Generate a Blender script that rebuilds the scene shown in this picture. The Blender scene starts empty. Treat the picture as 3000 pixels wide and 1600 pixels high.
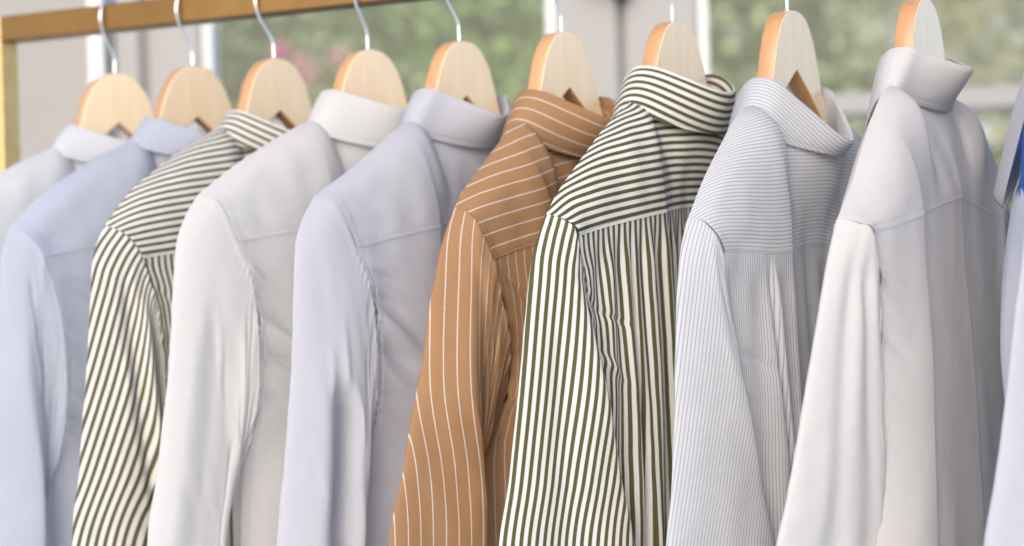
import bpy, bmesh, math, random
import numpy as np
from mathutils import Matrix, Vector
R = math.radians
random.seed(7); rng = np.random.default_rng(7)
S = bpy.context.scene
COL = S.collection

# ------------------------------------------------------------------ camera
cam_d = bpy.data.cameras.new('camera'); cam = bpy.data.objects.new('camera', cam_d); COL.objects.link(cam)
CAMZ = 1.25
cam.matrix_world = Matrix.Translation((0, 0, CAMZ)) @ Matrix.Rotation(R(90), 4, 'X') @ Matrix.Rotation(R(-1.72), 4, 'Z')
cam_d.lens = 60; cam_d.sensor_width = 36; cam_d.clip_start = .05; cam_d.clip_end = 400
cam_d.dof.use_dof = True; cam_d.dof.focus_distance = 1.70; cam_d.dof.aperture_fstop = 2.5; cam_d.dof.aperture_blades = 0
S.camera = cam
# ------------------------------------------------------------------ sky, sun, exposure
SUN_EL, SUN_AZ = 30, 200      # azimuth clockwise from +Y: behind the camera, to its left
w = bpy.data.worlds.new('World'); S.world = w; w.use_nodes = True
nt = w.node_tree; nt.nodes.clear()
sky = nt.nodes.new('ShaderNodeTexSky'); sky.sky_type = 'NISHITA'; sky.sun_disc = False
sky.sun_elevation = R(SUN_EL); sky.sun_rotation = R(SUN_AZ); sky.air_density = .9; sky.dust_density = 1.7; sky.ozone_density = 1.0
bg = nt.nodes.new('ShaderNodeBackground'); bg.inputs['Strength'].default_value = .15
out = nt.nodes.new('ShaderNodeOutputWorld')
nt.links.new(sky.outputs[0], bg.inputs[0]); nt.links.new(bg.outputs[0], out.inputs[0])
sd = bpy.data.lights.new('sun', 'SUN'); sd.energy = .85; sd.angle = R(60); sd.color = (1, .92, .83)
sun = bpy.data.objects.new('sun', sd); COL.objects.link(sun)
sdir = Vector((math.sin(R(SUN_AZ)) * math.cos(R(SUN_EL)), math.cos(R(SUN_AZ)) * math.cos(R(SUN_EL)), math.sin(R(SUN_EL))))
sun.rotation_euler = (-sdir).to_track_quat('-Z', 'Y').to_euler()
S.view_settings.view_transform = 'Standard'; S.view_settings.look = 'None'
S.view_settings.exposure = 0.92; S.view_settings.gamma = 1
S.render.engine = 'CYCLES'; S.cycles.max_bounces = 8; S.cycles.transparent_max_bounces = 12

# ------------------------------------------------------------------ materials
MATS = {}
def new_mat(name):
    m = bpy.data.materials.new(name); m.use_nodes = True; MATS[name] = m
    n = m.node_tree; return m, n, n.nodes['Principled BSDF'], n.nodes['Material Output']
def N(n, t, **k):
    x = n.nodes.new(t)
    for a, b in k.items(): setattr(x, a, b)
    return x
def mathn(n, op, a, b=None, c=None):
    x = N(n, 'ShaderNodeMath', operation=op)
    for i, v in enumerate((a, b, c)):
        if v is None: continue
        if isinstance(v, (int, float)): x.inputs[i].default_value = v
        else: n.links.new(v, x.inputs[i])
    return x.outputs[0]
def mixc(n, f, a, b):
    x = N(n, 'ShaderNodeMix', data_type='RGBA')
    for i, v in ((0, f), (6, a), (7, b)):
        if isinstance(v, (int, float)): x.inputs[i].default_value = v
        elif isinstance(v, tuple): x.inputs[i].default_value = (*v, 1)
        else: n.links.new(v, x.inputs[i])
    return x.outputs[2]
def noise(n, scale, vec=None, detail=3, rough=.5):
    x = N(n, 'ShaderNodeTexNoise'); x.inputs['Scale'].default_value = scale
    x.inputs['Detail'].default_value = detail; x.inputs['Roughness'].default_value = rough
    if vec: n.links.new(vec, x.inputs['Vector'])
    return x.outputs['Fac']
def plain(name, col, rough=.6, metal=0, var=.0, scale=20, spec=.5):
    m, n, b, o = new_mat(name)
    b.inputs['Roughness'].default_value = rough; b.inputs['Metallic'].default_value = metal
    b.inputs['Specular IOR Level'].default_value = spec
    if var:
        tc = N(n, 'ShaderNodeTexCoord')
        f = noise(n, scale, tc.outputs['Object'])
        c = mixc(n, f, tuple(x * (1 - var) for x in col), tuple(min(1, x * (1 + var)) for x in col))
        n.links.new(c, b.inputs['Base Color'])
    else: b.inputs['Base Color'].default_value = (*col, 1)
    return m
def fabric(name, base, stripe=None, period=1.0, duty=.45, soft=.06, trans=.44, crease=.11):
    """woven cotton; UV is in centimetres, stripes run along V (lines of constant U)"""
    m, n, b, o = new_mat(name)
    uvn = N(n, 'ShaderNodeUVMap'); sep = N(n, 'ShaderNodeSeparateXYZ'); n.links.new(uvn.outputs[0], sep.inputs[0])
    u, v = sep.outputs[0], sep.outputs[1]
    slub = noise(n, .9, uvn.outputs[0], 4, .6)
    c = mixc(n, slub, tuple(x * .955 for x in base), tuple(min(1, x * 1.03) for x in base))
    if stripe:
        wob = noise(n, 6, uvn.outputs[0], 2)
        uu = mathn(n, 'ADD', u, mathn(n, 'MULTIPLY', mathn(n, 'SUBTRACT', wob, .5), .035))
        t = mathn(n, 'PINGPONG', mathn(n, 'DIVIDE', uu, period), .5)          # 0 .. .5
        r = N(n, 'ShaderNodeMapRange', interpolation_type='SMOOTHSTEP'); n.links.new(t, r.inputs[0])
        r.inputs[1].default_value = duty / 2 - soft / 2; r.inputs[2].default_value = duty / 2 + soft / 2
        r.inputs[3].default_value = 1; r.inputs[4].default_value = 0
        st = mixc(n, slub, tuple(x * .93 for x in stripe), tuple(x * 1.05 for x in stripe))
        c = mixc(n, r.outputs[0], c, st)
    sp = noise(n, 7.5, uvn.outputs[0], 3, .7)
    mu = N(n, 'ShaderNodeMix', data_type='RGBA', blend_type='MULTIPLY'); mu.inputs[0].default_value = .2; n.links.new(c, mu.inputs[6]); n.links.new(sp, mu.inputs[7]); c = mu.outputs[2]
    # weave: two crossed fine waves as bump
    wv = mathn(n, 'MULTIPLY', mathn(n, 'SINE', mathn(n, 'MULTIPLY', u, 150)), mathn(n, 'SINE', mathn(n, 'MULTIPLY', v, 150)))
    fine = noise(n, 3.2, uvn.outputs[0], 5, .62)
    h = mathn(n, 'ADD', mathn(n, 'MULTIPLY', wv, .004), mathn(n, 'MULTIPLY', fine, .05))
    rd = N(n, 'ShaderNodeTexNoise'); rd.noise_type = 'RIDGED_MULTIFRACTAL'; rd.inputs['Scale'].default_value = .24; rd.inputs['Detail'].default_value = 2.5; rd.inputs['Distortion'].default_value = .6
    n.links.new(uvn.outputs[0], rd.inputs['Vector']); h = mathn(n, 'ADD', h, mathn(n, 'MULTIPLY', rd.outputs[0], crease))
    bp = N(n, 'ShaderNodeBump'); bp.inputs['Strength'].default_value = .45; bp.inputs['Distance'].default_value = .01
    n.links.new(h, bp.inputs['Height'])
    n.links.new(c, b.inputs['Base Color']); n.links.new(bp.outputs[0], b.inputs['Normal'])
    b.inputs['Roughness'].default_value = .75; b.inputs['Specular IOR Level'].default_value = .3
    
    tr = N(n, 'ShaderNodeBsdfTranslucent'); n.links.new(c, tr.inputs[0]); n.links.new(bp.outputs[0], tr.inputs['Normal'])
    mx = N(n, 'ShaderNodeMixShader'); mx.inputs[0].default_value = trans
    n.links.new(b.outputs[0], mx.inputs[1]); n.links.new(tr.outputs[0], mx.inputs[2]); n.links.new(mx.outputs[0], o.inputs[0])
    return m
def wood(name, col, dark, rough=.35, axis=2):
    m, n, b, o = new_mat(name)
    tc = N(n, 'ShaderNodeTexCoord'); mp = N(n, 'ShaderNodeMapping'); n.links.new(tc.outputs['Object'], mp.inputs[0])
    mp.inputs['Scale'].default_value = (70, 40, 5)
    mp.inputs['Rotation'].default_value = (0, R(6), 0)
    f = noise(n, 2.2, mp.outputs[0], 5, .6)
    f2 = noise(n, 25, tc.outputs['Object'], 2)
    oi = N(n, 'ShaderNodeObjectInfo')
    c = mixc(n, f, dark, col)
    c = mixc(n, mathn(n, 'MULTIPLY', f2, .25), c, tuple(x * .85 for x in col))
    hs = N(n, 'ShaderNodeHueSaturation'); n.links.new(c, hs.inputs['Color'])
    n.links.new(mathn(n, 'ADD', .9, mathn(n, 'MULTIPLY', oi.outputs['Random'], .2)), hs.inputs['Value'])
    n.links.new(hs.outputs[0], b.inputs['Base Color'])
    b.inputs['Roughness'].default_value = rough; b.inputs['Coat Weight'].default_value = .7; b.inputs['Coat Roughness'].default_value = .22
    return m

WOODF = wood('wood_face', (.90, .75, .54), (.70, .50, .29), .33)
WOODE = wood('wood_edge', (.60, .32, .14), (.48, .23, .09), .38)
CHROME = plain('hook_steel', (.82, .83, .84), .22, 1.0)
def brass(name, c0, c1, c2, met=.75):
    m, n, b, o = new_mat(name)
    tc = N(n, 'ShaderNodeTexCoord')
    f = noise(n, 9, tc.outputs['Object'], 4, .6); g = noise(n, 60, tc.outputs['Object'], 3)
    c = mixc(n, f, c0, c1); c = mixc(n, mathn(n, 'MULTIPLY', g, .35), c, c2)
    n.links.new(c, b.inputs['Base Color']); b.inputs['Metallic'].default_value = met
    n.links.new(mathn(n, 'ADD', .25, mathn(n, 'MULTIPLY', g, .3)), b.inputs['Roughness'])
    return m
BRASS = brass('aged_brass_dim', (.17, .085, .025), (.30, .17, .05), (.09, .045, .016)); BRASS2 = brass('aged_brass_lit', (.62, .44, .17), (.78, .60, .28), (.30, .18, .06), .3)  # one brass: post's bright and rail's dark reflections are put into the colours
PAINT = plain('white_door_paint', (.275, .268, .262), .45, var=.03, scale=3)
WALLP = plain('cream_wall_paint', (.30, .285, .265), .8, var=.04, scale=2)
DARKM = plain('black_iron', (.015, .015, .014), .45)
GAP = plain('dark_gap', (.06, .07, .07), .7)  # darkness of the open gap beside the jamb, put in as colour

# ------------------------------------------------------------------ helpers
def tag(o, label=None, cat=None, group=None, kind=None):
    if label: o['label'] = label
    if cat: o['category'] = cat
    if group: o['group'] = group
    if kind: o['kind'] = kind
    return o
def empty(name, loc=(0, 0, 0), rz=0):
    o = bpy.data.objects.new(name, None); COL.objects.link(o); o.location = loc; o.rotation_euler = (0, 0, rz); o.empty_display_size = .05
    return o
def link_mesh(name, verts, faces, mats, parent=None, uv=None, smooth=True, midx=None):
    me = bpy.data.meshes.new(name)
    me.from_pydata([tuple(v) for v in verts], [], faces); me.update()
    for m in (mats if isinstance(mats, (list, tuple)) else [mats]): me.materials.append(m)
    if smooth: me.polygons.foreach_set('use_smooth', [True] * len(me.polygons))
    if midx is not None: me.polygons.foreach_set('material_index', midx)
    if uv is not None:
        l = me.uv_layers.new(name='UVMap'); vi = np.empty(len(me.loops), np.int32); me.loops.foreach_get('vertex_index', vi)
        l.data.foreach_set('uv', np.asarray(uv, np.float32)[vi].ravel())
    o = bpy.data.objects.new(name, me); COL.objects.link(o)
    if parent: o.parent = parent
    return o
def grid_mesh(name, P, uv, mat, parent, closed=False, flip=False):
    """P: rows x cols x 3 in centimetres, local (a, n, z)"""
    r, c, _ = P.shape
    i = np.arange(r * c).reshape(r, c)
    if closed: i2 = np.concatenate([i, i[:, :1]], 1)
    else: i2 = i
    f = np.stack([i2[:-1, :-1], i2[:-1, 1:], i2[1:, 1:], i2[1:, :-1]], -1).reshape(-1, 4)
    if flip: f = f[:, ::-1]
    return link_mesh(name, P.reshape(-1, 3) * .01, f.tolist(), mat, parent, None if uv is None else uv.reshape(-1, 2))
def box_v(x0, x1, y0, y1, z0, z1, bev=0):
    bm = bmesh.new(); bmesh.ops.create_cube(bm, size=1)
    for v in bm.verts: v.co = Vector(((x0 + x1) / 2 + v.co.x * (x1 - x0), (y0 + y1) / 2 + v.co.y * (y1 - y0), (z0 + z1) / 2 + v.co.z * (z1 - z0)))
    if bev: bmesh.ops.bevel(bm, geom=bm.edges[:], offset=bev, segments=2, affect='EDGES', profile=.5)
    return bm
def bm_obj(name, bm, mat, parent=None, smooth=False):
    me = bpy.data.meshes.new(name); bm.to_mesh(me); bm.free(); me.materials.append(mat)
    if smooth: me.polygons.foreach_set('use_smooth', [True] * len(me.polygons))
    o = bpy.data.objects.new(name, me); COL.objects.link(o)
    if parent: o.parent = parent
    return o
def tube(name, pts, rad, mat, parent, seg=10):
    pts = np.array(pts, float); T = np.gradient(pts, axis=0); T /= np.linalg.norm(T, axis=1)[:, None]
    ref = np.array([.13, 1, .07]); V = []
    for p, t in zip(pts, T):
        a = np.cross(t, ref); a /= np.linalg.norm(a); b = np.cross(t, a)
        for k in range(seg):
            an = 2 * math.pi * k / seg; V.append(p + rad * (math.cos(an) * a + math.sin(an) * b))
    F = []
    for i in range(len(pts) - 1):
        for k in range(seg): F.append((i * seg + k, i * seg + (k + 1) % seg, (i + 1) * seg + (k + 1) % seg, (i + 1) * seg + k))
    F.append(tuple(range(seg))[::-1]); F.append(tuple((len(pts) - 1) * seg + k for k in range(seg)))
    return link_mesh(name, V, F, mat, parent)
def spline(pts, n):
    """Catmull-Rom through pts, n samples"""
    p = np.array(pts, float); p = np.vstack([2 * p[0] - p[1], p, 2 * p[-1] - p[-2]])
    t = np.linspace(0, len(pts) - 1 - 1e-9, n); i = t.astype(int); f = (t - i)[:, None]
    a, b, c, d = p[i], p[i + 1], p[i + 2], p[i + 3]
    return .5 * (2 * b + (c - a) * f + (2 * a - 5 * b + 4 * c - d) * f ** 2 + (3 * b - a - 3 * c + d) * f ** 3)
def sm(x, a, b):
    t = np.clip((x - a) / (b - a), 0, 1); return t * t * (3 - 2 * t)
def wavy(x, y, seed, k=6, f=(.05, .3), ani=(1, 1)):
    r = np.random.default_rng(seed); o = np.zeros(np.broadcast(x, y).shape)
    for j in range(k):
        q = r.uniform(*f); th = r.uniform(0, math.pi)
        o = o + math.sqrt(f[0] / q) * np.sin(2 * math.pi * q * (x * math.cos(th) * ani[0] + y * math.sin(th) * ani[1]) + r.uniform(0, 6.28))
    return o / math.sqrt(k)
def crumple(x, y, seed, k=4, f=(.06, .2), ani=(1, 1)):
    """soft folds with sharper crests"""
    o = 0
    for j in range(k): o = o + np.sqrt(wavy(x, y, seed + 13 * j, 2, f, ani) ** 2 + .03) - .75
    return -o / k
def normals(P, closed):
    if closed: du = np.roll(P, -1, 1) - np.roll(P, 1, 1)
    else: du = np.gradient(P, axis=1)
    dv = np.gradient(P, axis=0); n = np.cross(du, dv); l = np.linalg.norm(n, axis=2, keepdims=True); return n / np.maximum(l, 1e-9)

# ------------------------------------------------------------------ ground, house front, garden
def build_setting():
    g = bm_obj('ground', box_v(-60, 60, -20, 90, -.2, 0), plain('pale_paving', (.74, .73, .71), .85, var=.08, scale=1.5)); tag(g, kind='structure')  # out of view; kept pale to bounce light up onto the shirts
    # the house front is one vertical plane turned 10 degrees to the camera: s runs along it, d towards the camera
    B0 = Vector((0, 3.8, 0)); rz = R(-10.4)
    def place(o): o.location = B0; o.rotation_euler = (0, 0, rz); return o
    wl = bm_obj('wall', box_v(-2.9, -.952, -.05, .16, 0, 2.7), WALLP); place(wl); tag(wl, 'cream plastered wall beside the white glazed doors', 'wall')
    fr = empty('door_frame'); place(fr); tag(fr, 'white painted timber door frame around the glazed doors', 'door frame')
    bm_obj('jamb', box_v(-.945, -.917, -.09, .12, 0, 2.5, .003), plain('lit_reveal_paint', (.76, .76, .75), .3), fr)  # lit reveal: its brightness is put into a whiter paint
    bm_obj('gap_strip', box_v(-.917, -.898, -.02, .1, 0, 2.5), GAP, fr)  # dark strip standing in for an open gap
    bm_obj('jamb', box_v(-.898, -.836, -.06, .1, 0, 2.5, .004), PAINT, fr)
    bm_obj('groove', box_v(-.836, -.818, -.03, .1, 0, 2.5), plain('shadowed_joint_paint', (.42, .38, .36), .6), fr)
    bm_obj('head', box_v(-.945, 2.2, -.06, .1, 2.5, 2.62, .004), PAINT, fr)
    bm_obj('jamb', box_v(1.53, 1.66, -.06, .1, 0, 2.5, .004), PAINT, fr)
    gl, n, b, o = new_mat('pane_glass'); n.nodes.remove(b)
    t = N(n, 'ShaderNodeBsdfTransparent'); t.inputs[0].default_value = (.96, .97, .96, 1)
    gs = N(n, 'ShaderNodeBsdfGlossy'); gs.inputs['Roughness'].default_value = .03
    fn = N(n, 'ShaderNodeFresnel'); fn.inputs[0].default_value = 1.5
    mx = N(n, 'ShaderNodeMixShader'); n.links.new(mathn(n, 'MULTIPLY', fn.outputs[0], .35), mx.inputs[0])
    n.links.new(t.outputs[0], mx.inputs[1]); n.links.new(gs.outputs[0], mx.inputs[2]); n.links.new(mx.outputs[0], o.inputs[0])
    def door(x0, x1, sw0, sw1, label, handle=None):
        d = empty('glazed_door'); place(d); tag(d, label, 'door', 'glazed doors behind the rack')
        bm_obj('stile', box_v(x0, x0 + sw0, -.045, .045, .02, 2.495, .006), PAINT, d)
        bm_obj('stile', box_v(x1 - sw1, x1, -.045, .045, .02, 2.495, .006), PAINT, d)
        for z0, z1 in ((.02, .3), (2.33, 2.495)): bm_obj('door_rail', box_v(x0 + sw0, x1 - sw1, -.04, .04, z0, z1, .004), PAINT, d)
        bm_obj('glazing_bar', box_v(x0 + sw0, x1 - sw1, -.035, .035, 1.565, 1.612, .006), PAINT, d)
        bm_obj('bead', box_v(x0 + sw0, x0 + sw0 + .018, -.03, .03, .3, 2.33, .004), plain('bead_paint', (.78, .78, .76), .35), d)
        bm_obj('bead', box_v(x1 - sw1 - .018, x1 - sw1, -.03, .03, .3, 2.33, .004), plain('bead_paint', (.78, .78, .76), .35), d)
        for z0, z1 in ((.3, 1.565), (1.612, 2.33)): bm_obj('pane', box_v(x0 + sw0 + .018, x1 - sw1 - .018, -.003, .003, z0, z1), gl, d)
        if handle:
            h = bm_obj('handle', box_v(handle - .016, handle + .016, -.10, -.046, 1.832, 1.99, .008), DARKM, d)
            bm_obj('lever', box_v(handle - .09, handle + .01, -.115, -.095, 1.87, 1.895, .006), DARKM, h)
    door(-.815, .259, .118, .142, 'glazed white door behind the five hangers nearest the rail end')
    bm_obj('meeting_strip', box_v(.259, .272, -.02, .03, .02, 2.495), plain('strip_paint', (.33, .31, .30), .6), fr)
    door(.272, 1.52, .160, .12, 'glazed white door with black handle behind the rightmost shirts', .268)
    # garden
    lm = []
    for nm, c in (('leaf_sage', (.175, .215, .095)), ('leaf_mid', (.135, .20, .06)), ('leaf_lime_lit', (.60, .62, .30)), ('leaf_dark', (.065, .10, .045))):  # lime tree's strong light is put into its pale leaf colour
        m, n, b, o = new_mat(nm)
        gm = N(n, 'ShaderNodeNewGeometry')
        c2 = mixc(n, mathn(n, 'POWER', gm.outputs['Random Per Island'], 3.5), tuple(x * .6 for x in c), tuple(min(.92, x * 4.2 + .10) for x in c)); n.links.new(c2, b.inputs['Base Color'])  # a few very pale leaves: glints put into the leaf colour
        b.inputs['Roughness'].default_value = .38
        tr = N(n, 'ShaderNodeBsdfTranslucent'); n.links.new(c2, tr.inputs[0]); mx = N(n, 'ShaderNodeMixShader'); mx.inputs[0].default_value = .3
        n.links.new(b.outputs[0], mx.inputs[1]); n.links.new(tr.outputs[0], mx.inputs[2]); n.links.new(mx.outputs[0], o.inputs[0]); lm.append(m)
    bark = plain('bark', (.10, .075, .05), .9, var=.3, scale=12)
    def leaves(n, cen, rad, size, sd, clump=40):
        r = np.random.default_rng(sd)
        cc = r.normal(size=(clump, 3)); cc /= np.linalg.norm(cc, axis=1)[:, None]; cc *= (r.uniform(.25, 1, (clump, 1)) ** .5) * np.array(rad)
        k = r.integers(0, clump, n); P = cc[k] + r.normal(size=(n, 3)) * np.array(rad) * .17 + np.array(cen)
        a = r.normal(size=(n, 3)); a /= np.linalg.norm(a, axis=1)[:, None]; b = np.cross(a, r.normal(size=(n, 3))); b /= np.linalg.norm(b, axis=1)[:, None]
        c = np.cross(a, b); L = size * r.uniform(.6, 1.3, (n, 1))
        V = np.stack([P - a * L, P + b * L * .42 + c * L * .12, P + a * L, P - b * L * .42 + c * L * .12], 1).reshape(-1, 3)
        V[:, 2] = np.maximum(V[:, 2], .02)
        F = (np.arange(n)[:, None] * 4 + np.arange(4)).tolist(); return V, F
    def bush(name, label, cat, cen, rad, n, size, mat, sd, group):
        t = empty(name, (cen[0], cen[1], 0)); tag(t, label, cat, group)
        V, F = leaves(n, (0, 0, cen[2]), rad, size, sd); link_mesh('foliage' if cat == 'shrub' else 'crown', V, F, mat, t, smooth=False)
        for j in range(4):
            e = Vector((random.uniform(-.6, .6) * rad[0], random.uniform(-.5, .5) * rad[1], cen[2] + random.uniform(-.2, .6) * rad[2]))
            s0 = Vector((.05 * j - .08, .04 * (j % 2), .0))
            tube('stem' if cat == 'shrub' else 'trunk', [s0, s0.lerp(e, .5) + Vector((.05, 0, .1)), e], .03 if cat == 'shrub' else .07, bark, t, 6)
        return t
    bush('hedge_shrub', 'sage green shrub with pink flowers behind the left door', 'shrub', (-1.3, 8.2, 1.3), (1.3, .8, 1.5), 9000, .05, lm[0], 1, 'garden shrubs beyond the glass')
    bush('hedge_shrub', 'dense mid green shrub behind the middle of the left door', 'shrub', (.2, 8.8, 1.4), (1.2, .8, 1.6), 9000, .05, lm[1], 2, 'garden shrubs beyond the glass')
    bush('hedge_shrub', 'dark green shrub behind the right door, left of the bright gap', 'shrub', (1.35, 8.6, 1.35), (.75, .7, 1.5), 7000, .05, lm[0], 3, 'garden shrubs beyond the glass')
    bush('garden_tree', 'lime green sunlit tree at the upper right beyond the glass', 'tree', (3.3, 10.5, 2.7), (1.4, 1.0, 1.7), 4600, .08, lm[2], 4, 'garden trees beyond the glass')
    bush('garden_tree', 'large sage tree standing behind the flowering shrub', 'tree', (-1.9, 13, 2.6), (2.6, 1.2, 2.7), 20000, .09, lm[1], 5, 'garden trees beyond the glass')
    bush('garden_tree', 'broad dull green tree far behind the middle door stiles', 'tree', (1.2, 13.5, 2.6), (2.6, 1.2, 2.7), 20000, .09, lm[0], 6, 'garden trees beyond the glass')
    bush('hedge_shrub', 'low dark shrub at the right edge below the glazing bar', 'shrub', (3.0, 8.4, .8), (.9, .6, 1.0), 6000, .05, lm[3], 8, 'garden shrubs beyond the glass')
    petal = plain('pink_petal', (.92, .38, .56), .6, var=.15, scale=30); petal2 = plain('pale_pink_petal', (.90, .60, .58), .6)
    def blossom(x, y, z, s, m, label):
        V = []; F = []
        for k in range(26):
            a = k * 2.4; t = .15 + 1.2 * k / 26; d = Vector((math.cos(a) * math.sin(t), -math.cos(t), math.sin(a) * math.sin(t)))
            u = d.cross(Vector((.2, .5, .9))).normalized(); v = d.cross(u); i = len(V)
            for q in (d * .1, d * .6 + u * .5, d * 1.0, d * .6 - u * .5): V.append(q * s + v * s * .05 * (k % 2))
            F.append((i, i + 1, i + 2, i + 3))
        bl = empty('blossom', (x, y, z)); tag(bl, label, 'flower', 'pink blossoms on the shrub beyond the glass')
        link_mesh('petals', V, F, m, bl, smooth=False)
    fl = [(-.925, .93, petal, 'bright pink blossom above the striped shirt hanger, leftmost of the row'), (-.842, .88, petal2, 'pale pink blossom just right of the bright pink one'),
          (-.80, .83, petal2, 'lower pale pink blossom beside the third hanger shoulder'), (-.50, .80, petal2, 'faint pink blossom right of the fourth hanger'),
          (-.69, .90, petal2, 'small pink blossom high between third and fourth hooks')]
    for x, z, m, lb in fl: blossom(x, 7.0, CAMZ + z, .05, m, lb)
build_setting()

# ------------------------------------------------------------------ rack
HK = [(-50.8, 221.7), (-39.7, 216.6), (-28.7, 211.6), (-16.6, 206.1), (-5.4, 201.0), (6.5, 195.6), (18.7, 190.0), (30.6, 184.6), (43.4, 178.8), (54.6, 173.7)]
PHI = [40, 40.6, 48, 45, 49, 51, 52, 54, 57, 70]
HZ = CAMZ * 100 + 27.4
RZ = math.atan2(-.414, .91)
def build_rack():
    o = Vector((-.508, 2.217, 0)); r = empty('garment_rack', o, RZ); tag(r, 'square brass clothes rail with upright post', 'clothes rack')
    x0, x1 = -.172, 1.75; h = .0165; zb = (HZ + 5.5) / 100
    bm_obj('rail', box_v(x0, x1, -h, h, zb, zb + 2 * h, .0015), BRASS, r)
    for x in (x0 - .0325, x1):
        bm_obj('post', box_v(x, x + .0325, -h, h, .03, zb + 2 * h, .0015), BRASS2, r)
        bm_obj('foot', box_v(x, x + .0325, -.26, .26, 0, .03, .0015), BRASS, r)
    bm_obj('base_bar', box_v(x0, x1, -h, h, .08, .112, .0015), BRASS, r)
build_rack()

# ------------------------------------------------------------------ hangers
def hanger_outline():
    top = [(0, 0), (1.3, -.16), (2.5, -.75), (3.5, -1.85), (4.3, -3.3), (4.9, -4.9), (5.4, -6.6), (6.1, -8.6), (7.2, -10.3), (9, -11.9), (12, -14.3), (15.5, -17.0), (17.6, -18.8)]
    tp = spline(top, 60)
    end = [(17.9, -19.5), (17.6, -20.2), (16.9, -20.1)]
    bot = spline([(16.2, -19.6), (12.5, -16.9), (9, -14.2), (6, -11.6), (3, -8.9), (.35, -6.75)], 24)
    half = np.vstack([tp, end, bot, [(0, -6.5)]])
    left = half[1:-1][::-1] * np.array([-1, 1])
    return np.vstack([half, left])
OUT = hanger_outline()
def hanger_mesh():
    n = len(OUT); th = 1.0; bv = .16
    d = np.roll(OUT, -1, 0) - np.roll(OUT, 1, 0); d /= np.linalg.norm(d, axis=1)[:, None]; inn = np.stack([d[:, 1], -d[:, 0]], 1)   # outline runs clockwise seen from +n
    sec = [(-th, bv), (-th + bv * .35, bv * .35), (-th + bv, 0), (th - bv, 0), (th - bv * .35, bv * .35), (th, bv)]
    V = []
    for nn, off in sec:
        p = OUT + inn * off
        V += [(q[0], nn, q[1]) for q in p]
    F = []; M = []
    for k in range(5):
        for i in range(n):
            j = (i + 1) % n; F.append((k * n + i, k * n + j, (k + 1) * n + j, (k + 1) * n + i)); M.append(1 if k in (1, 2, 3) else 0)
    F.append(tuple(range(n))[::-1]); M.append(0); F.append(tuple(5 * n + i for i in range(n))); M.append(0)
    me = bpy.data.meshes.new('hanger_arms'); me.from_pydata([tuple(np.array(v) * .01) for v in V], [], F); me.update(); me.polygons.foreach_set('material_index', M)
    bm = bmesh.new(); bm.from_mesh(me); bmesh.ops.triangulate(bm, faces=[f for f in bm.faces if len(f.verts) > 4]); bmesh.ops.recalc_face_normals(bm, faces=bm.faces)
    bm.to_mesh(me); bm.free()
    me.materials.append(WOODF); me.materials.append(WOODE)
    me.polygons.foreach_set('use_smooth', [len(p.vertices) == 4 for p in me.polygons])
    return me
HM = hanger_mesh()
HL = ['pale wooden hanger holding the leftmost white shirt at the rail end', 'pale wooden hanger holding the blue shirt left of the green stripes', 'wooden hanger in front of the pink blossoms, left green striped shirt on it',
      'wooden hanger holding the plain white shirt left of the lavender one', 'wooden hanger holding the lavender shirt left of the tan shirt', 'wooden hanger holding the tan pinstripe shirt',
      'wooden hanger holding the bold green striped shirt right of the tan one', 'wooden hanger holding the fine blue pinstripe shirt', 'wooden hanger cut by the top edge, holding the white shirt', 'wooden hanger beyond the right edge, holding the shirt with blue inside collar']
def loc_frame(i):
    x, y = HK[i]; f = R(PHI[i])
    m = Matrix(((-math.cos(f), math.sin(f), 0, x * .01), (-math.sin(f), -math.cos(f), 0, y * .01), (0, 0, 1, HZ * .01), (0, 0, 0, 1)))
    return m
SK = [.35, .15, -.2, .2, -.1, .0, .0, .1, .2, 0]
for i in range(10):
    t = empty('clothes_hanger'); t.matrix_world = loc_frame(i); tag(t, HL[i], 'hanger', 'wooden hangers on the brass rail')
    o = bpy.data.objects.new('hanger_arms', HM); COL.objects.link(o); o.parent = t
    # hook: up from the wood, out to the near side, over the rail
    hp = spline([(0, 0, -.8), (0, 0, 1.0), (.15, 0, 2.3), (1.1, 0, 3.9), (2.0, 0, 5.4), (2.35, 0, 7.2), (1.75, 0, 8.75), (.2, 0, 9.35), (-1.5, 0, 9.0), (-2.3, 0, 7.8)], 46)
    hk = tube('hook', hp * .01, .0019, CHROME, t, 10)
    hk.matrix_local = Matrix.Rotation(SK[i], 4, 'Z')
    bm_obj('ferrule', box_v(-.003, .003, -.003, .003, -.001, .0015, .001), CHROME, t)

# ------------------------------------------------------------------ shirts
DEF = dict(
    prof=[(7.2, -9.6), (10.5, -10.4), (14, -12), (19, -15), (22, -17.2), (25, -20)],
    T=(-6.0, -9.5, 1.7), Tn=6.8, Ta=6.6, B=(-9.8, -12.7, .7), Bn=5.6, Ba=9.2, pinch=.4, lean=0,
    ye=None, yc=-21.5, arm_n=1.0, crease=.5, creasew=.8, pleats=[], folds=[],
    L=(31, -1), Rr=(20, 5), rcol=3, th=3.0, bul=1.2, Lm=None, Rm=None, groove=[], pucker=.05, pk=1.1, wr=.10, twist=0,
    arm=None, flute=(0., 5., 0.), bias=0., rnd=.27, pull=1.2, cap=1., uR=0, vz=0., nf=5.0, yp=1.15, tilt=.2, fb=3.0, fmat=None, sto=-.55, nwr=12, crum=.2, cr=9.3, cback=0., step=[], front=(5.0, 7.0, -2.5, -8.0), pkz=6)
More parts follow.
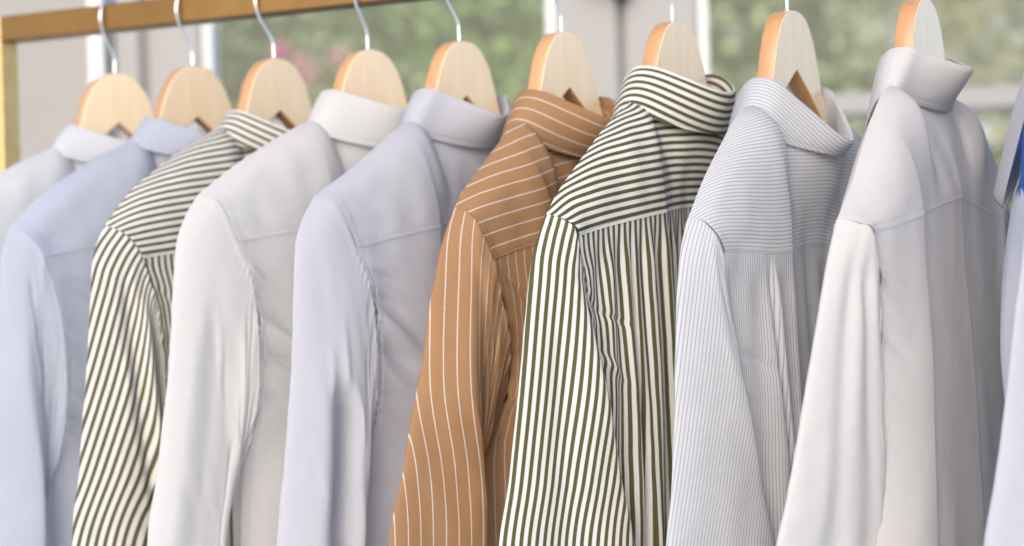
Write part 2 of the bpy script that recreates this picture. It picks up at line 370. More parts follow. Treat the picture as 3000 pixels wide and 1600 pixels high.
def build_shirt(i, mat, label, stand_mat=None, stitch=None, **kw):
    p = dict(DEF); p.update(kw); sd = 100 + i
    root = empty('dress_shirt'); root.matrix_world = loc_frame(i); tag(root, label, 'shirt', 'shirts hanging on the rail')
    prof = np.array(p['prof'], float); aS, zS = prof[-1]; an = p['arm_n']
    if p['arm'] is None:
        arm = np.array([(aS, 0, zS), (aS - 1.3, 2.0 * an, zS - 1.2), (aS - 2.7, 3.2 * an, zS - 3.9), (aS - 4.1, 3.9 * an, zS - 10), (aS - 4.6, 4.1 * an, zS - 17), (aS - 4.4, 3.6 * an, zS - 24), (aS - 3.8, 1.2, zS - 30)])
    else: arm = np.array(p['arm'], float)
    if p['ye'] is not None and p['arm'] is None: arm[2, 2] = p['ye']
    ARM = spline(arm, 121)
    # --- neck seam curve
    def neck(psi):
        c = np.cos(psi); s = np.sin(psi); k = np.abs(c)
        nb = max(p['Bn'] - 1.3, 1.2); zs = p['B'][0] + .9; zb = p['B'][1] + 1.0
        n = np.where(c > 0, nb * c, p['nf'] * c); z = np.where(c > 0, zs + (zb - zs) * k ** .8, zs - 3.0 * k ** 1.4)
        return np.stack([7.3 * s, n, z], -1)
    # --- columns across the back
    nc = 181; q = np.linspace(1, -1, nc); qa = np.abs(q); qn = .29; sg = np.sign(q)
    pr = spline(np.vstack([[7.3, neck(np.array([math.pi / 2]))[0, 2]], prof[1:]]), 200); dl = np.r_[0, np.cumsum(np.linalg.norm(np.diff(pr, axis=0), axis=1))]; dl /= dl[-1]
    U = np.zeros((nc, 3)); ins = qa <= qn
    U[ins] = neck(q[ins] / qn * math.pi / 2)
    fo = (qa[~ins] - qn) / (1 - qn); U[~ins, 0] = sg[~ins] * np.interp(fo, dl, pr[:, 0]); U[~ins, 2] = np.interp(fo, dl, pr[:, 1])
    ae, ne, ze = arm[2]
    if p['ye'] is not None: ze = p['ye']
    cr = p['cr']
    def G(a):
        a_ = a; a = np.abs(a); rise = 1.3 * p['crease'] + .8
        out = rise * sm(ae - a, 0, ae - cr)
        inn = rise - p['crease'] * (1 - np.exp(-np.clip(cr - a, 0, None) / p['creasew'])) - p['tilt'] * np.clip(cr - a, 0, 7)
        return np.where(a > cr, out, inn) - p['cback'] * sm(-a_, 0, 1.0)
    Y = np.stack([q * ae, ne + G(q * ae), p['yc'] + (ze - p['yc']) * qa ** p['yp']], -1)
    # --- yoke
    nr = 70; t = np.linspace(0, 1, nr)[:, None, None]
    h00 = 2 * t ** 3 - 3 * t ** 2 + 1; h10 = t ** 3 - 2 * t ** 2 + t; h01 = -2 * t ** 3 + 3 * t ** 2; h11 = t ** 3 - t ** 2
    ln = np.linalg.norm(Y - U, axis=1)
    shf = sm(qa, qn * .75, qn * 1.35)[:, None]
    t0 = (shf * np.array([0, 1.15, -.15]) + (1 - shf) * np.array([0, .35, -1.0])) * ln[:, None]
    t0[:, 0] += 0
    t1 = np.array([0, .12, -1.0]) * ln[:, None]
    YK = h00 * U + h10 * t0 + h01 * Y + h11 * t1
    # the yoke's ends follow the armhole seam exactly
    ed = ARM[:41]; el = np.r_[0, np.cumsum(np.linalg.norm(np.diff(ed, axis=0), axis=1))]; el /= el[-1]
    for jj, sgn in ((0, 1), (-1, -1)):
        tgt = np.stack([np.interp(t[:, 0, 0], el, ed[:, k]) for k in range(3)], -1) * np.array([sgn, 1, 1])
        dlt = tgt - YK[:, jj]; wq = sm(sgn * q, .5, 1.0)[None, :, None]; YK = YK + dlt[:, None, :] * wq
    # crease runs up through the yoke and fades at the collar; small drape wrinkles
    aa = YK[:, :, 0]; fade = sm(t[:, :, 0], .0, .9)
    YK[:, :, 1] += (wavy(aa, YK[:, :, 2], sd, 7, (.06, .28), (1.2, .55)) * p['wr'] * 1.6) * sm(t[:, :, 0], .05, .4) * (1 - .5 * sm(t[:, :, 0], .85, 1))
    YK[:, :, 1] += .022 * wavy(aa, YK[:, :, 2], sd + 31, 8, (.15, .45)) * sm(t[:, :, 0], .05, .3)
    YK[:, :, 1] += 0.09 * crumple(aa, YK[:, :, 2], sd + 41, 3, (.06, .2)) * sm(t[:, :, 0], .05, .3)
    # pull lines from the shoulder tip
    dS = (aS - np.abs(aa)); YK[:, :, 1] += p['wr'] * p['pull'] * np.sin(YK[:, :, 2] * 1.9 + dS * .6) * np.exp(-((dS - 3.5) / 2.4) ** 2) * sm(t[:, :, 0], .3, .8)
    yk_off = .10; YKo = YK.copy(); YKo[:, :, 1] += yk_off * sm(t[:, :, 0], .0, 1) - .05 * np.exp(-((Y[None, :, 2] + .45 - YK[:, :, 2]) / .12) ** 2)
    YKo[:, :, 1] += .07 * (1 - sm((1 - qa[None, :]) * 24, .7, .95)) * sm(t[:, :, 0], .05, .3)
    seg = np.linalg.norm(np.diff(YK, axis=0), axis=2); up = np.concatenate([np.cumsum(seg[::-1], 0)[::-1], np.zeros((1, nc))], 0)
    up = up * (1 - p['vz']) + p['vz'] * (YK[:, :, 2] - YK[-1:, :, 2])
    yuv = np.stack([up + .25, np.broadcast_to(q * 24, up.shape)], -1)
    grid_mesh('yoke', YKo, yuv, mat, root)
    # --- back panel
    nr2 = 150; r = np.linspace(0, 1, nr2) ** 1.25; hem = -88
    Ye = YK[-1]
    z = Ye[:, 2][None, :] + (hem - Ye[:, 2][None, :]) * r[:, None]
    side = np.vstack([ARM[:, :], [(arm[-1, 0] + .2, arm[-1, 1] * .5, arm[-1, 2] - 10), (arm[-1, 0] + .6, 0, arm[-1, 2] - 40)]]); so = np.argsort(-side[:, 2]); ss = side[so]
    zt = np.linspace(5, -100, 421); kk = np.hanning(33)[1:-1]; kk /= kk.sum()
    tab = np.stack([np.convolve(np.pad(np.interp(-zt, -ss[:, 2], ss[:, k]), 15, 'edge'), kk, 'valid') for k in (0, 1)], -1)
    top_ = sm(-zt, -ze - 1, -ze + 8)[:, None]
    raw = np.stack([np.interp(-zt, -ss[:, 2], ss[:, k]) for k in (0, 1)], -1); tab = raw * (1 - top_) + tab * top_
    ss = np.stack([tab[:, 0], tab[:, 1], zt], -1)
    A_ = np.interp(-z, -ss[:, 2], ss[:, 0]); zsh = z - Ye[:, 2][None, :] + ze; nb = np.interp(-zsh, -ss[:, 2], ss[:, 1])
    # the armhole leaves the row heights of the middle alone: blend boundary over the outer fifth
    wd = np.clip(Ye[:, 2][None, :] - z, 0, None)
    a = q[None, :] * ae + np.sign(q)[None, :] * (A_ - ae) * (qa[None, :] ** 5) * sm(wd, 0, 4)
    D = 2.4 * sm(wd, 2, 40)
    nb = ne + (nb - ne) * qa[None, :] ** 4 * sm(wd, 0, 3); nb = nb * (1 - .45 * sm(wd, 10, 45) * (1 - qa[None, :] ** 4))
    n = nb + G(q * ae)[None, :] * (1 + .012 * wd) * np.exp(-wd / 90) + D * (1 - qa[None, :] ** 2.2) + (Ye[:, 1] - ne - G(q * ae))[None, :] * np.exp(-wd / 9)
    n += wavy(a, z, sd + 50, 6, (.03, .12), (1.6, .25)) * p['wr'] * 3.0 * sm(wd, 1, 25) * (1 - qa ** 6)
    for (pa, pw, pd, sl, on) in p['pleats']:        # position, width, depth, lean, onset length
        x = a - (pa + sl * wd)
        n += -pd * np.exp(-(x / pw) ** 2) * sm(wd, -.3, on) + .45 * pd * np.exp(-((x + 2.0 * pw) / (1.2 * pw)) ** 2) * sm(wd, -.3, on)
    fa_, fl_, fp_ = p['flute']
    n += fa_ * np.sin(2 * math.pi * a / fl_ + fp_ + .5 * np.sin(wd * .11)) * sm(wd, -.2, 5) * (1 - qa[None, :] ** 8)
    r_ = np.random.default_rng(sd + 5); rf = []
    for k in range(p['nwr']):                       # short pulls running out of the armhole, some long soft ones lower down
        rf.append((ae - r_.uniform(.5, 6), arm[3, 2] - r_.uniform(-3, 15), r_.uniform(.25, .5), r_.uniform(1.2, 3.2), r_.uniform(.12, .34) * r_.choice([-1, 1]), r_.uniform(.3, 1.0)))
    for (fa, fz, fw, fl, fd, fs) in list(p['folds']) + rf:     # centre a, z, width, length, depth, slope dz/da
        dx = a - fa; dz = z - fz; L_ = math.hypot(1, fs); al = (dx + dz * fs) / L_; ac = (dz - dx * fs) / L_
        n += fd * np.exp(-(ac / fw) ** 2) * np.exp(-(al / fl) ** 2)
    n += .03 * wavy(a, z, sd + 77, 9, (.12, .4), (1.2, .7)) * sm(wd, .5, 4)
    n += .16 * crumple(a, z, sd + 87, 4, (.04, .14), (1.2, .6)) * sm(wd, .5, 8)
    BP = np.stack([a, n, z], -1)
    pk = p['pucker']; dist = (1 - q[None, :]) * ae
    pz = np.sin(2 * math.pi * z / p['pk'] + .8 * np.sin(z * .7)); BP[:, :, 1] += pk * pz * np.exp(-(dist / 1.3) ** 2) * sm(wd, 1, 5) * sm(z, zS - 30, zS - 24)
    buv = np.stack([np.broadcast_to(q * 24, z.shape), wd], -1)
    BP[:, :, 1] += .07 * (1 - sm(dist, .75, .9)) * sm(wd, .1, .6)
    grid_mesh('back_panel', BP, buv, mat, root)
    # --- front panels (hang behind the hanger, seen edge-on at most)
    for s in (1, -1):
        qf = np.linspace(1, .015, 40) * s; qfa = np.abs(qf)
        Uf = np.zeros((40, 3)); ii = qfa <= qn
        Uf[ii] = neck(math.pi - qf[ii] / qn * math.pi / 2); fo = (qfa[~ii] - qn) / (1 - qn)
        Uf[~ii, 0] = s * np.interp(fo, dl, pr[:, 0]); Uf[~ii, 2] = np.interp(fo, dl, pr[:, 1])
        tt = np.linspace(0, 1, 50)[:, None] ** 1.3
        zf = Uf[:, 2][None, :] + (hem - Uf[:, 2][None, :]) * tt; wf = Uf[:, 2][None, :] - zf
        Af = np.interp(-zf, -ss[:, 2], ss[:, 0]); nf0 = np.interp(-zf, -ss[:, 2], ss[:, 1])
        bl = sm(wf, 0, 10); af = Uf[:, 0][None, :] * (1 - bl) + qf[None, :] * Af * bl
        nf = Uf[:, 1][None, :] * (1 - bl) - (.3 + .35 * sm(wf, 6, 22)) * nf0 * bl * sm(wf, 0, 4) - p['fb'] * sm(wf, 2, 25) * (1 - qfa ** 2) + .3 * wavy(af, zf, sd + 9, 4, (.03, .1), (1.5, .3)) * bl * (1 - qfa ** 6)
        nf = nf - 1.25 * sm(wf, .0, 2.6) * sm(qfa, qn * .6, qn) * (1 - sm(qfa, .82, 1)) * (1 - .6 * sm(wf, 10, 30))
        FP = np.stack([af, nf, zf], -1)
        fo_ = grid_mesh('front_panel', FP, np.stack([np.broadcast_to(qf * 24, zf.shape), wf], -1), mat, root)
        if p['fmat']:
            fo_.data.materials.append(p['fmat']); fo_.data.polygons.foreach_set('material_index', [1 if f_.center.z > -.215 else 0 for f_ in fo_.data.polygons])
    # --- sleeves
    def sleeve(side_sign, nper, nrow, L, Rp, rcol, name='sleeve'):
        back = arm; front = (arm[1:-1] * np.array([[1, k, 1] for k in (-.2, -.25, -.4, -.5, -.6)]))[::-1]; ring = np.vstack([back, front])      # 12 columns
        L = np.array(L, float); Rp = np.array(Rp, float)
        d = L - Rp; nv = np.array([-d[1], d[0]]); nv /= np.linalg.norm(nv)
        if nv[1] < 0: nv = -nv
        sec = np.zeros((12, 2))
        for k in range(12):
            if k <= rcol:
                f = k / rcol; sec[k] = L + (Rp - L) * f + nv * p['bul'] * math.sin(math.pi * f)
            else:
                f = (k - rcol) / (12 - rcol); sec[k] = Rp + (L - Rp) * f - nv * p['th'] * math.sin(math.pi * f) ** .8
        ze_ = -56.0
        elbow = np.concatenate([sec, np.full((12, 1), ze_)], 1)
        cuff = elbow.copy(); cen = sec.mean(0); cuff[:, :2] = cen + (sec - cen) * .72 + (cen - ring[:, :2].mean(0)) * np.array([.15, .15]); cuff[:, 2] = -84
        elbow[:, 2] -= 5 * np.exp(-((np.arange(12) - 6) / 1.6) ** 2)
        cw = np.array([1, .62, .22, 0, 0, 0, 0, 0, 0, 0, .3, .7]) * p['cap']
        puff = ring + (elbow - ring) * .06; puff[:, 0] += .1 + 1.5 * cw
        puf2 = ring + (elbow - ring) * .14; puf2[:, 0] += .1 + 2.5 * cw
        mid = ring * .5 + elbow * .5; mid[:, 0] += 1.1 * cw
        m2 = ring * .24 + elbow * .76; m2[:, 0] += .4 * cw
        if p['Lm'] is not None: mid[0, :2] = p['Lm']
        if p['Rm'] is not None: mid[rcol, :2] = p['Rm']
        lev = np.stack([ring, puff, puf2, mid, m2, elbow, cuff], 0); lt = np.array([0, .06, .14, .5, .76, 1.0, 1.75])
        # along: piecewise smooth interpolation (PCHIP-like through Catmull in nonuniform t)
        ts = np.r_[1.02 * np.linspace(0, 1, nrow - 20) ** 1.15, np.linspace(1.06, 1.75, 20)]
        tang = np.zeros_like(lev)
        for k in range(7):
            if k == 0: tang[k] = (lev[1] - lev[0]) / (lt[1] - lt[0])
            elif k == 6: tang[k] = (lev[6] - lev[5]) / (lt[6] - lt[5])
            else: tang[k] = (lev[k + 1] - lev[k - 1]) / (lt[k + 1] - lt[k - 1])
        P = np.zeros((nrow, 12, 3))
        for r_, tv in enumerate(ts):
            k = min(int(np.searchsorted(lt, tv, side='right') - 1), 5); h = lt[k + 1] - lt[k]; f = (tv - lt[k]) / h
            P[r_] = (2 * f ** 3 - 3 * f ** 2 + 1) * lev[k] + (f ** 3 - 2 * f ** 2 + f) * h * tang[k] + (-2 * f ** 3 + 3 * f ** 2) * lev[k + 1] + (f ** 3 - f ** 2) * h * tang[k + 1]
        # around: linear between columns, then gaussian rounding; ring row keeps the armhole curve
        nn = 12 * nper; idx = np.arange(nn) / nper; i0 = idx.astype(int); f = (idx - i0)[None, :, None]
        Q = P[:, i0 % 12] * (1 - f) + P[:, (i0 + 1) % 12] * f
        sg_ = nper * p['rnd']; K = np.exp(-.5 * (np.arange(-3 * nper, 3 * nper + 1) / sg_) ** 2); K /= K.sum()
        Qs = sum(kv * np.roll(Q, j, 1) for j, kv in zip(range(-3 * nper, 3 * nper + 1), K))
        RI = np.vstack([spline(np.vstack([ring, ring[:1]]), nn + 1)[:-1]])
        wgt = sm(ts, 0, .22)[:, None, None]
        Q = Qs * wgt + (Qs + (RI - Qs[0])[None]) * (1 - wgt)
        # material coordinates
        dc = np.linalg.norm(np.roll(Q, -1, 1) - Q, axis=2); cum = np.concatenate([np.zeros((nrow, 1)), np.cumsum(dc, 1)[:, :-1]], 1); tot = dc.sum(1, keepdims=True)
        cu = np.where(np.arange(nn)[None, :] <= nn * .5 + rcol * nper * .25, cum, cum - tot)
        rl = np.r_[0, np.cumsum(np.linalg.norm(np.diff(RI, axis=0), axis=1))]; rl = rl / rl[-1] * 42; kr = rcol * nper
        uR = cum[:, kr:kr + 1]; bh = (np.arange(nn)[None, :] > kr) & (np.arange(nn)[None, :] <= int(nn * .5 + rcol * nper * .25))
        cu = np.where(bh, uR + (rl - rl[kr])[None, :], cu)
        if p['uR']: cu = cu - uR
        ll = np.concatenate([np.zeros((1, nn)), np.cumsum(np.linalg.norm(np.diff(Q, axis=0), axis=2), 0)], 0)
        # relief
        nm = normals(Q, True); out_ = Q - Q.mean(1, keepdims=True)
        if (nm * out_).sum() < 0: nm = -nm
        col = np.broadcast_to(idx[None, :], cum.shape); tv = np.broadcast_to(ts[:, None], cum.shape)
        h = p['wr'] * 1.2 * wavy(cu, ll, sd + 7, 7, (.04, .16), (1.7, .35)) * sm(tv, .02, .2)
        h = h + .028 * wavy(cu, ll, sd + 17, 9, (.12, .4), (1.2, .7)) * sm(tv, .02, .2)
        h = h + p['crum'] * crumple(cu, ll, sd + 27, 4, (.06, .2), (1.3, 1.0)) * sm(tv, .25, .7) + .09 * crumple(cu, ll, sd + 37, 3, (.08, .25), (1, .5)) * sm(tv, .02, .15)
        ringlen = np.r_[0, np.cumsum(np.linalg.norm(np.diff(RI, axis=0), axis=1))][None, :]
        rp = sm(col, .6, 2.0) * (1 - sm(col, 5.2, 6.5))
        h = h + p['pucker'] * np.sin(2 * math.pi * ringlen / p['pk'] + .9 * np.sin(ringlen * .8)) * (np.exp(-(ll / .9) ** 2) + .3 * np.exp(-(ll / 2.2) ** 2)) * rp * sm(zS - RI[:, 2], p['pkz'] - 3, p['pkz'] + 2)[None, :]
        h = h + .06 * np.exp(-((ll - .45) / .3) ** 2)                                    # rolled seam allowance
        for (c0, c1, t0_, t1_, wd_, dp) in p['groove']:                                # column start/end, t start/end, width (columns), depth
            cc = c0 + (c1 - c0) * np.clip((tv - t0_) / (t1_ - t0_), 0, 1.6)
            h = h + dp * np.exp(-((col - cc) / wd_) ** 2) * sm(tv, t0_, t0_ + (t1_ - t0_) * .35)
        r2 = np.random.default_rng(sd + 6)
        for k in range(p['nwr']):
            c0 = r2.uniform(1.2, 5); l0 = r2.uniform(.8, 16); sl = r2.uniform(-.15, .3); x_ = col - c0 - sl * (ll - l0) * .25
            h = h + r2.uniform(.08, .22) * r2.choice([-1, 1]) * np.exp(-(x_ / r2.uniform(.12, .25)) ** 2) * np.exp(-((ll - l0) / r2.uniform(1.2, 3.5)) ** 2)
        for (c0, c1, t0_, t1_, wd_, dp) in p['step']:
            cc = c0 + (c1 - c0) * np.clip((tv - t0_) / (t1_ - t0_), 0, 1.6)
            h = h + dp * sm(col, cc - wd_, cc + wd_) * (1 - sm(col, rcol - .6, rcol + .6)) * sm(tv, t0_, t0_ + (t1_ - t0_) * .5)
        Q = Q + nm * h[:, :, None]
        Q[:, :, 0] *= side_sign; U_ = np.stack([cu + p['bias'] * ll, ll], -1)
        # seam column duplicated so the UV does not wrap
        k0 = int(nn * .5 + rcol * nper * .25) + 1
        Q = np.concatenate([Q[:, k0:], Q[:, :k0], Q[:, k0:k0 + 1]], 1)
        Uc = np.concatenate([U_[:, k0:], U_[:, :k0], U_[:, k0:k0 + 1] + np.stack([tot, 0 * tot], -1)], 1)
        return grid_mesh(name, Q, Uc, mat, root, flip=side_sign < 0)
    sleeve(1, 14, 120, p['L'], p['Rr'], p['rcol'])
    fs = p.get('far', dict(L=(30, -1), R=(21, 4)))
    sleeve(-1, 9, 90, fs['L'], fs['R'], 3)
    # --- collar
    m = 121; ps = np.linspace(-R(160), R(160), m); c = np.cos(ps); s_ = np.sin(ps); ca = np.abs(c)
    def ringc(Ra, Rn, Rf, zs, zb, pw, zf, pin):
        pw_ = pin * sm(ca, .1, .75); shape = (1 - pw_) * c + pw_ * np.sign(c) * (1 - np.abs(s_) ** 1.35)
        shape = np.where(c > 0, shape, c)
        k = np.ones(9) / 9; sh = np.convolve(np.pad(shape, 4, 'edge'), k, 'valid')
        shape = np.where(ca > .05, sh, shape)
        n = np.where(c > 0, Rn * shape, Rf * c); kz = np.clip(np.where(c > 0, shape, 0), 0, 1)
        z = np.where(c > 0, zs + (zb - zs) * kz ** pw, zs + (zf - zs) * ca ** 1.3)
        kz_ = np.hanning(25)[1:-1]; kz_ /= kz_.sum(); z = np.convolve(np.pad(z, 11, 'edge'), kz_, 'valid')
        return np.stack([Ra * s_, n, z], -1)
    Tc = ringc(p['Ta'], p['Tn'], p['front'][0], p['T'][0], p['T'][1], p['T'][2], p['T'][0] + p['front'][2], p['pinch'])
    Bc = ringc(p['Ba'], p['Bn'], p['front'][1], p['B'][0], p['B'][1], p['B'][2], p['B'][0] + p['front'][3], p['pinch'])
    fr_ = sm(np.degrees(np.abs(ps)), 110, 160)
    Bc[:, 2] -= 2.0 * fr_; Bc[:, 1] -= 1.0 * fr_
    Nc = neck(ps)
    rad = Tc.copy(); rad[:, 2] = 0; rad /= np.maximum(np.linalg.norm(rad, axis=1)[:, None], .1)
    nf_ = 44; tf = np.linspace(0, 1, nf_)[:, None, None]
    fall = Tc[None] * (1 - tf) + Bc[None] * tf
    bulge = np.sin(math.pi * tf ** .7) * .16 - .06 * np.exp(-((tf - .88) / .025) ** 2)
    fall = fall + rad[None] * (bulge + .14 * np.minimum(tf * 14, 1)) + np.array([0, 0, 1]) * (-.0)
    stand = Tc[None] * (1 - tf) + Nc[None] * tf - rad[None] * (.14 * np.minimum(tf * 14, 1) + .15 * np.sin(math.pi * tf))
    roll = []
    for an_ in np.linspace(0, math.pi, 7)[1:-1]: roll.append(Tc + rad * (-.14 * math.cos(an_)) + np.array([0, 0, .14 * math.sin(an_)]))
    fall[:, :, 2] += .06 * wavy(ps[None, :] * 6, tf[:, :, 0] * 4, sd + 3, 5, (.05, .2)) * tf[:, :, 0]
    fall = fall + rad[None] * (p['wr'] * 1.1 * wavy(ps[None, :] * 6.5, tf[:, :, 0] * 4.5, sd + 4, 5, (.05, .22)) * np.sin(math.pi * tf[:, :, 0]))[:, :, None]
    full = np.concatenate([np.array(roll), fall[1:]], 0)
    ln = np.concatenate([np.zeros((1, m)), np.cumsum(np.linalg.norm(np.diff(full, axis=0), axis=2), 0)], 0)
    al = np.r_[0, np.cumsum(np.linalg.norm(np.diff(Tc, axis=0), axis=1))]
    co = grid_mesh('collar_fall', full, np.stack([ln + .1, np.broadcast_to(al, ln.shape)], -1), mat, root)
    so_ = co.modifiers.new('thickness', 'SOLIDIFY'); so_.thickness = .0009; so_.offset = 0
    so_.use_rim = True
    ln2 = tf[:, :, 0] * 4 + 0 * al[None, :]
    grid_mesh('collar_stand', stand, np.stack([ln2, np.broadcast_to(al, ln2.shape)], -1), stand_mat or mat, root)
    # --- stitching: dashes along the yoke seam, armhole and collar edge
    V = []; F = []
    def dashes(curve, off, step=.30, ln_=.19, wdt=.03):
        cv = np.array(curve); sl = np.r_[0, np.cumsum(np.linalg.norm(np.diff(cv, axis=0), axis=1))]
        k = np.arange(0, sl[-1] - ln_, step)
        f = lambda x: np.stack([np.interp(x, sl, cv[:, j]) for j in range(3)], -1)
        A, Bq = f(k), f(k + ln_); C_ = (A + Bq) / 2 + off * .5 * 0
        for a0, b0 in zip(A, Bq):
            tg = b0 - a0; tg /= max(np.linalg.norm(tg), 1e-6); o1 = np.array([0, 1, 0.]); sd1 = np.cross(tg, o1); sd1 /= max(np.linalg.norm(sd1), 1e-6)
            i_ = len(V)
            for pt in (a0, b0):
                for w1, h1 in ((-1, 0), (0, 1), (1, 0)): V.append(pt + off + sd1 * w1 * wdt + o1 * h1 * wdt)
            F.extend([(i_, i_ + 3, i_ + 4, i_ + 1), (i_ + 1, i_ + 4, i_ + 5, i_ + 2)])
    dashes(YKo[-3], np.array([0, .03, .12]))
    dashes(full[-4], np.array([0, .06, 0]))
    dashes(ARM[2:] + np.array([p['sto'], .14 if p['sto'] < -.3 else .10, 0]), np.array([0, .02, 0]))
    st = link_mesh('stitching', np.array(V) * .01, F, stitch or mat, root, uv=np.zeros((len(V), 2)), smooth=False); tag(st, kind='stuff')
    return root

OFFW = fabric('bluish_white_poplin', (.77, .78, .81))
WHITE = fabric('white_poplin', (.81, .80, .79))
WARM = fabric('warm_white_poplin', (.80, .785, .775))
BLUE = fabric('pale_blue_poplin', (.62, .655, .75))
LAV = fabric('lavender_poplin', (.69, .695, .75))
GREEN = fabric('green_stripe_poplin', (.78, .755, .725), (.098, .096, .034), 0.83, .48, .07, .2)
GREENF = fabric('green_stripe_poplin_far', (.77, .745, .71), (.108, .102, .04), 0.84, .44, .08, .2)
TAN = fabric('tan_pinstripe_poplin', (.38, .212, .105), (.68, .60, .53), 1.42, .085, .035, .18)
FINE = fabric('fine_blue_stripe_poplin', (.81, .81, .81), (.39, .42, .53), .40, .21, .12)
DEEP = fabric('deep_blue_lining', (.05, .13, .42))
thr_brown = plain('brown_thread', (.16, .075, .03), .8); thr_white = plain('pale_thread', (.55, .55, .60), .8); thr_green = plain('green_thread', (.13, .14, .07), .8)

build_shirt(0, OFFW, 'plain white shirt hanging leftmost, beside the brass post', stitch=thr_white, T=(-6.8, -10.0, 1.5), B=(-9.6, -12.6, .7))
build_shirt(1, BLUE, 'pale blue shirt between the leftmost white shirt and the green stripes', stitch=thr_white, T=(-6.6, -10, 1.5), B=(-9.4, -12.4, .7),
            L=(30, -1), Rr=(23.5, 4.3), rcol=1, Rm=(25, 3.8), cap=.4, th=4, yc=-20.5)
build_shirt(2, GREENF, 'blurred green and white striped shirt hanging left of the plain white shirt', stitch=thr_green,
            prof=[(7.2, -8.6), (10.5, -9.6), (14.4, -11.6), (19, -14.6), (22, -16.8), (25.5, -20.6)], T=(-6.6, -10.6, 1.5), B=(-9.2, -12.6, .6), yc=-22,
            L=(31.4, 0), Rr=(19, 5), rcol=4, cap=.6, pucker=.10, pk=2.4, bias=.22, groove=[(1.4, 2.4, .06, .6, .3, -.8), (2.3, 2.9, .05, .45, .3, .6), (3.1, 3.3, .05, .4, .25, -.7)])
build_shirt(3, WHITE, 'plain white shirt with puckered armhole seam, left of the lavender shirt', stitch=thr_white,
            prof=[(7.2, -8.9), (10.3, -9.3), (14, -11), (19.5, -14.0), (22, -15.6), (25, -17.6)], T=(-5.1, -8.0, 1.5), B=(-9.2, -12.6, .7), yc=-20.3, ye=-23.0,
            L=(33.5, 0), Rr=(24, 3.6), rcol=3, rnd=.4, th=3.6, pucker=.09, pk=.95, groove=[(3.2, 3.2, .55, .9, .35, -.9)], step=[(1.5, 1.3, .1, .9, .5, -1.1)], folds=[(17, -34, .8, 4.5, .8, .7), (16, -37, .7, 4, -.5, .6)])
build_shirt(4, LAV, 'pale lavender shirt left of the tan pinstripe shirt', stitch=thr_white,
            prof=[(7.2, -9.5), (10.7, -10.6), (14, -12.7), (17.5, -15.0), (21, -17.0), (23.5, -18.4)], T=(-5.9, -9.9, 1.6), B=(-10.0, -13.0, .55), yc=-20.6, ye=-24.2, pinch=.8, Bn=3.6, crease=.7,
            L=(30.8, 0), Rr=(22, 4.8), rcol=4, pucker=.09, pk=.95, groove=[(2.4, 2.8, .40, .8, .48, -3.6)], folds=[(16.5, -33, .7, 3.4, .9, .8), (16, -36, .7, 3, -.6, .7)])
build_shirt(5, TAN, 'tan shirt with thin white pinstripes', stitch=thr_brown,
            prof=[(7.2, -9.9), (9.4, -11.1), (12.5, -13.6), (15.8, -16.4), (18, -18.4), (19.6, -20.2)], T=(-6.9, -11.2, 1.5), B=(-10.9, -15.0, .7), yc=-21.6, ye=-25.9, Tn=7.6, Bn=3.8, crease=.7, vz=.5, uR=1, sto=-.05,
            arm=[(19.6, 0, -20.2), (19.5, 2.6, -21.6), (18.1, 3.9, -25.9), (17.0, 4.1, -30), (15.8, 4.0, -35), (15.2, 2.4, -41), (16, 0, -46)],
            L=(31.5, -.5), Rr=(20.3, 4.3), rcol=1, Rm=(22.2, 4.2), bul=.5, cap=.35, th=2.2, pucker=.05, pk=2.6, pull=.3, rnd=.2)
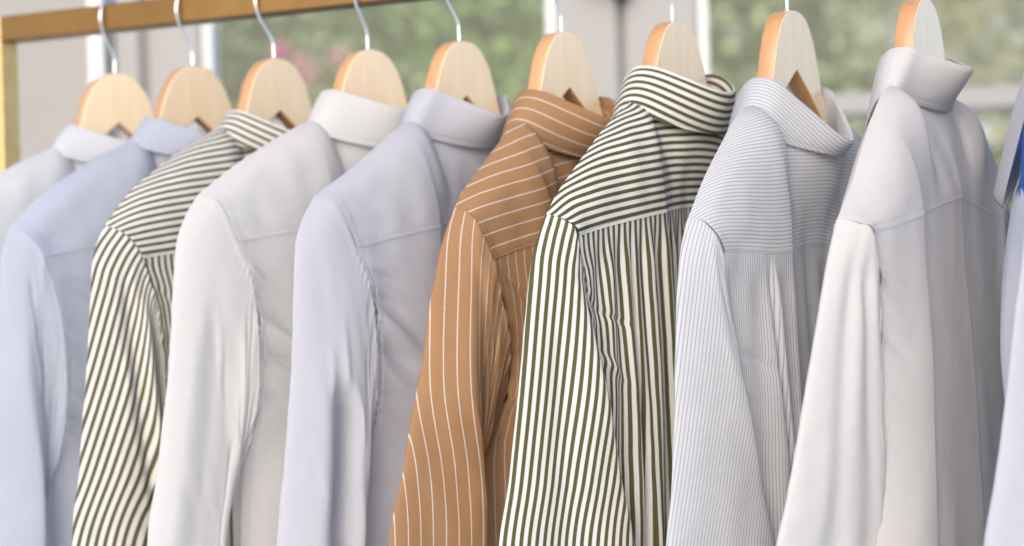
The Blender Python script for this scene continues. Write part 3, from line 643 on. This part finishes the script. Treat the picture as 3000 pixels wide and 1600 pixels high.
build_shirt(6, GREEN, 'bold green and white striped shirt between the tan and the fine striped shirts', stitch=thr_green,
            prof=[(7.2, -9.0), (10.1, -10.1), (14.5, -12.9), (19.9, -17.2), (22.4, -19.3), (24.6, -21.6)], T=(-5.3, -8.8, 1.5), B=(-9.5, -13.0, .75), yc=-20.7, ye=-23.9, yp=1.5, pinch=.15, Bn=5.0,
            arm=[(24.6, 0, -21.6), (24.3, 1.8, -22.2), (23.4, 3.0, -23.9), (21.2, 2.4, -31), (20, 2.0, -37), (19.8, 1.5, -43), (20.2, .6, -48)],
            L=(32, -2), Rr=(18.2, 6), rcol=2, bul=.7, cap=.5, crum=.05, nwr=5, Rm=(21.6, 5.6), pucker=.03, groove=[(1.0, 1.0, .2, 1.0, .3, -.7)], pleats=[(15.3, .45, .7, -.03, 5)], flute=(.42, 3.0, .4))
build_shirt(7, FINE, 'white shirt with fine blue pinstripes, right of the bold green stripes', stitch=thr_white,
            prof=[(7.2, -10.6), (9.8, -10.9), (12.4, -12.2), (16, -15.4), (19.3, -18.6), (22.5, -22.4)], T=(-7.4, -15.6, 1.5), B=(-11.5, -16.2, .5), yc=-25.2, ye=-27, yp=1.0, pinch=.6, Bn=5.6, Tn=7.2,
            arm=[(22.5, 0, -22.4), (22.3, 1.8, -23.2), (21.2, 3.0, -26), (18.6, 2.0, -33), (17.3, 1.4, -39), (17.3, .8, -45), (18, 0, -50)],
            L=(29, 0), Rr=(15, 5), rcol=2, bul=.6, cap=.5, crum=.05, Rm=(18.8, 4.6), pucker=.03, bias=.1, pleats=[(13.6, .35, .5, -.10, 4)], flute=(.25, 4.2, 1.0))
build_shirt(8, WARM, 'white shirt with long back creases, hanging at the right', stitch=thr_white,
            prof=[(7.2, -9.6), (9.6, -9.9), (12.3, -11.4), (16.2, -15.2), (20.0, -19.7), (23.8, -23.2)], T=(-5.7, -8.3, 1.5), B=(-10.3, -12.0, .7), yc=-21, ye=-24.6, pinch=.8, Tn=5.6, Bn=2.0, cap=.2, front=(3.6, 4.2, -1.5, -3.0),
            arm=[(23.8, 0, -23.2), (23.5, 1.8, -23.7), (22.5, 3.0, -24.8), (20.5, 2.6, -31), (19.5, 2.0, -37), (19.3, 1.4, -42), (19.8, 0, -46)],
            L=(31, -4.7), Rr=(17, 2), rcol=3, bul=.6, crease=.6, cr=13, cback=.25, tilt=0., flute=(.03, 7, 1), pucker=.04, rnd=.38, groove=[(1.1, 1.3, .02, .5, .3, -.5), (2.0, 2.2, .02, .4, .3, -.5)])
build_shirt(9, LAV, 'pale lavender shirt with deep blue inside collar, cut by the right edge', stand_mat=DEEP, stitch=thr_white, L=(26.3, -5.3), Rr=(20, 4), front=(5.2, 3.2, -17, -12), fmat=DEEP, fb=.8, cap=.3, nf=1.0)
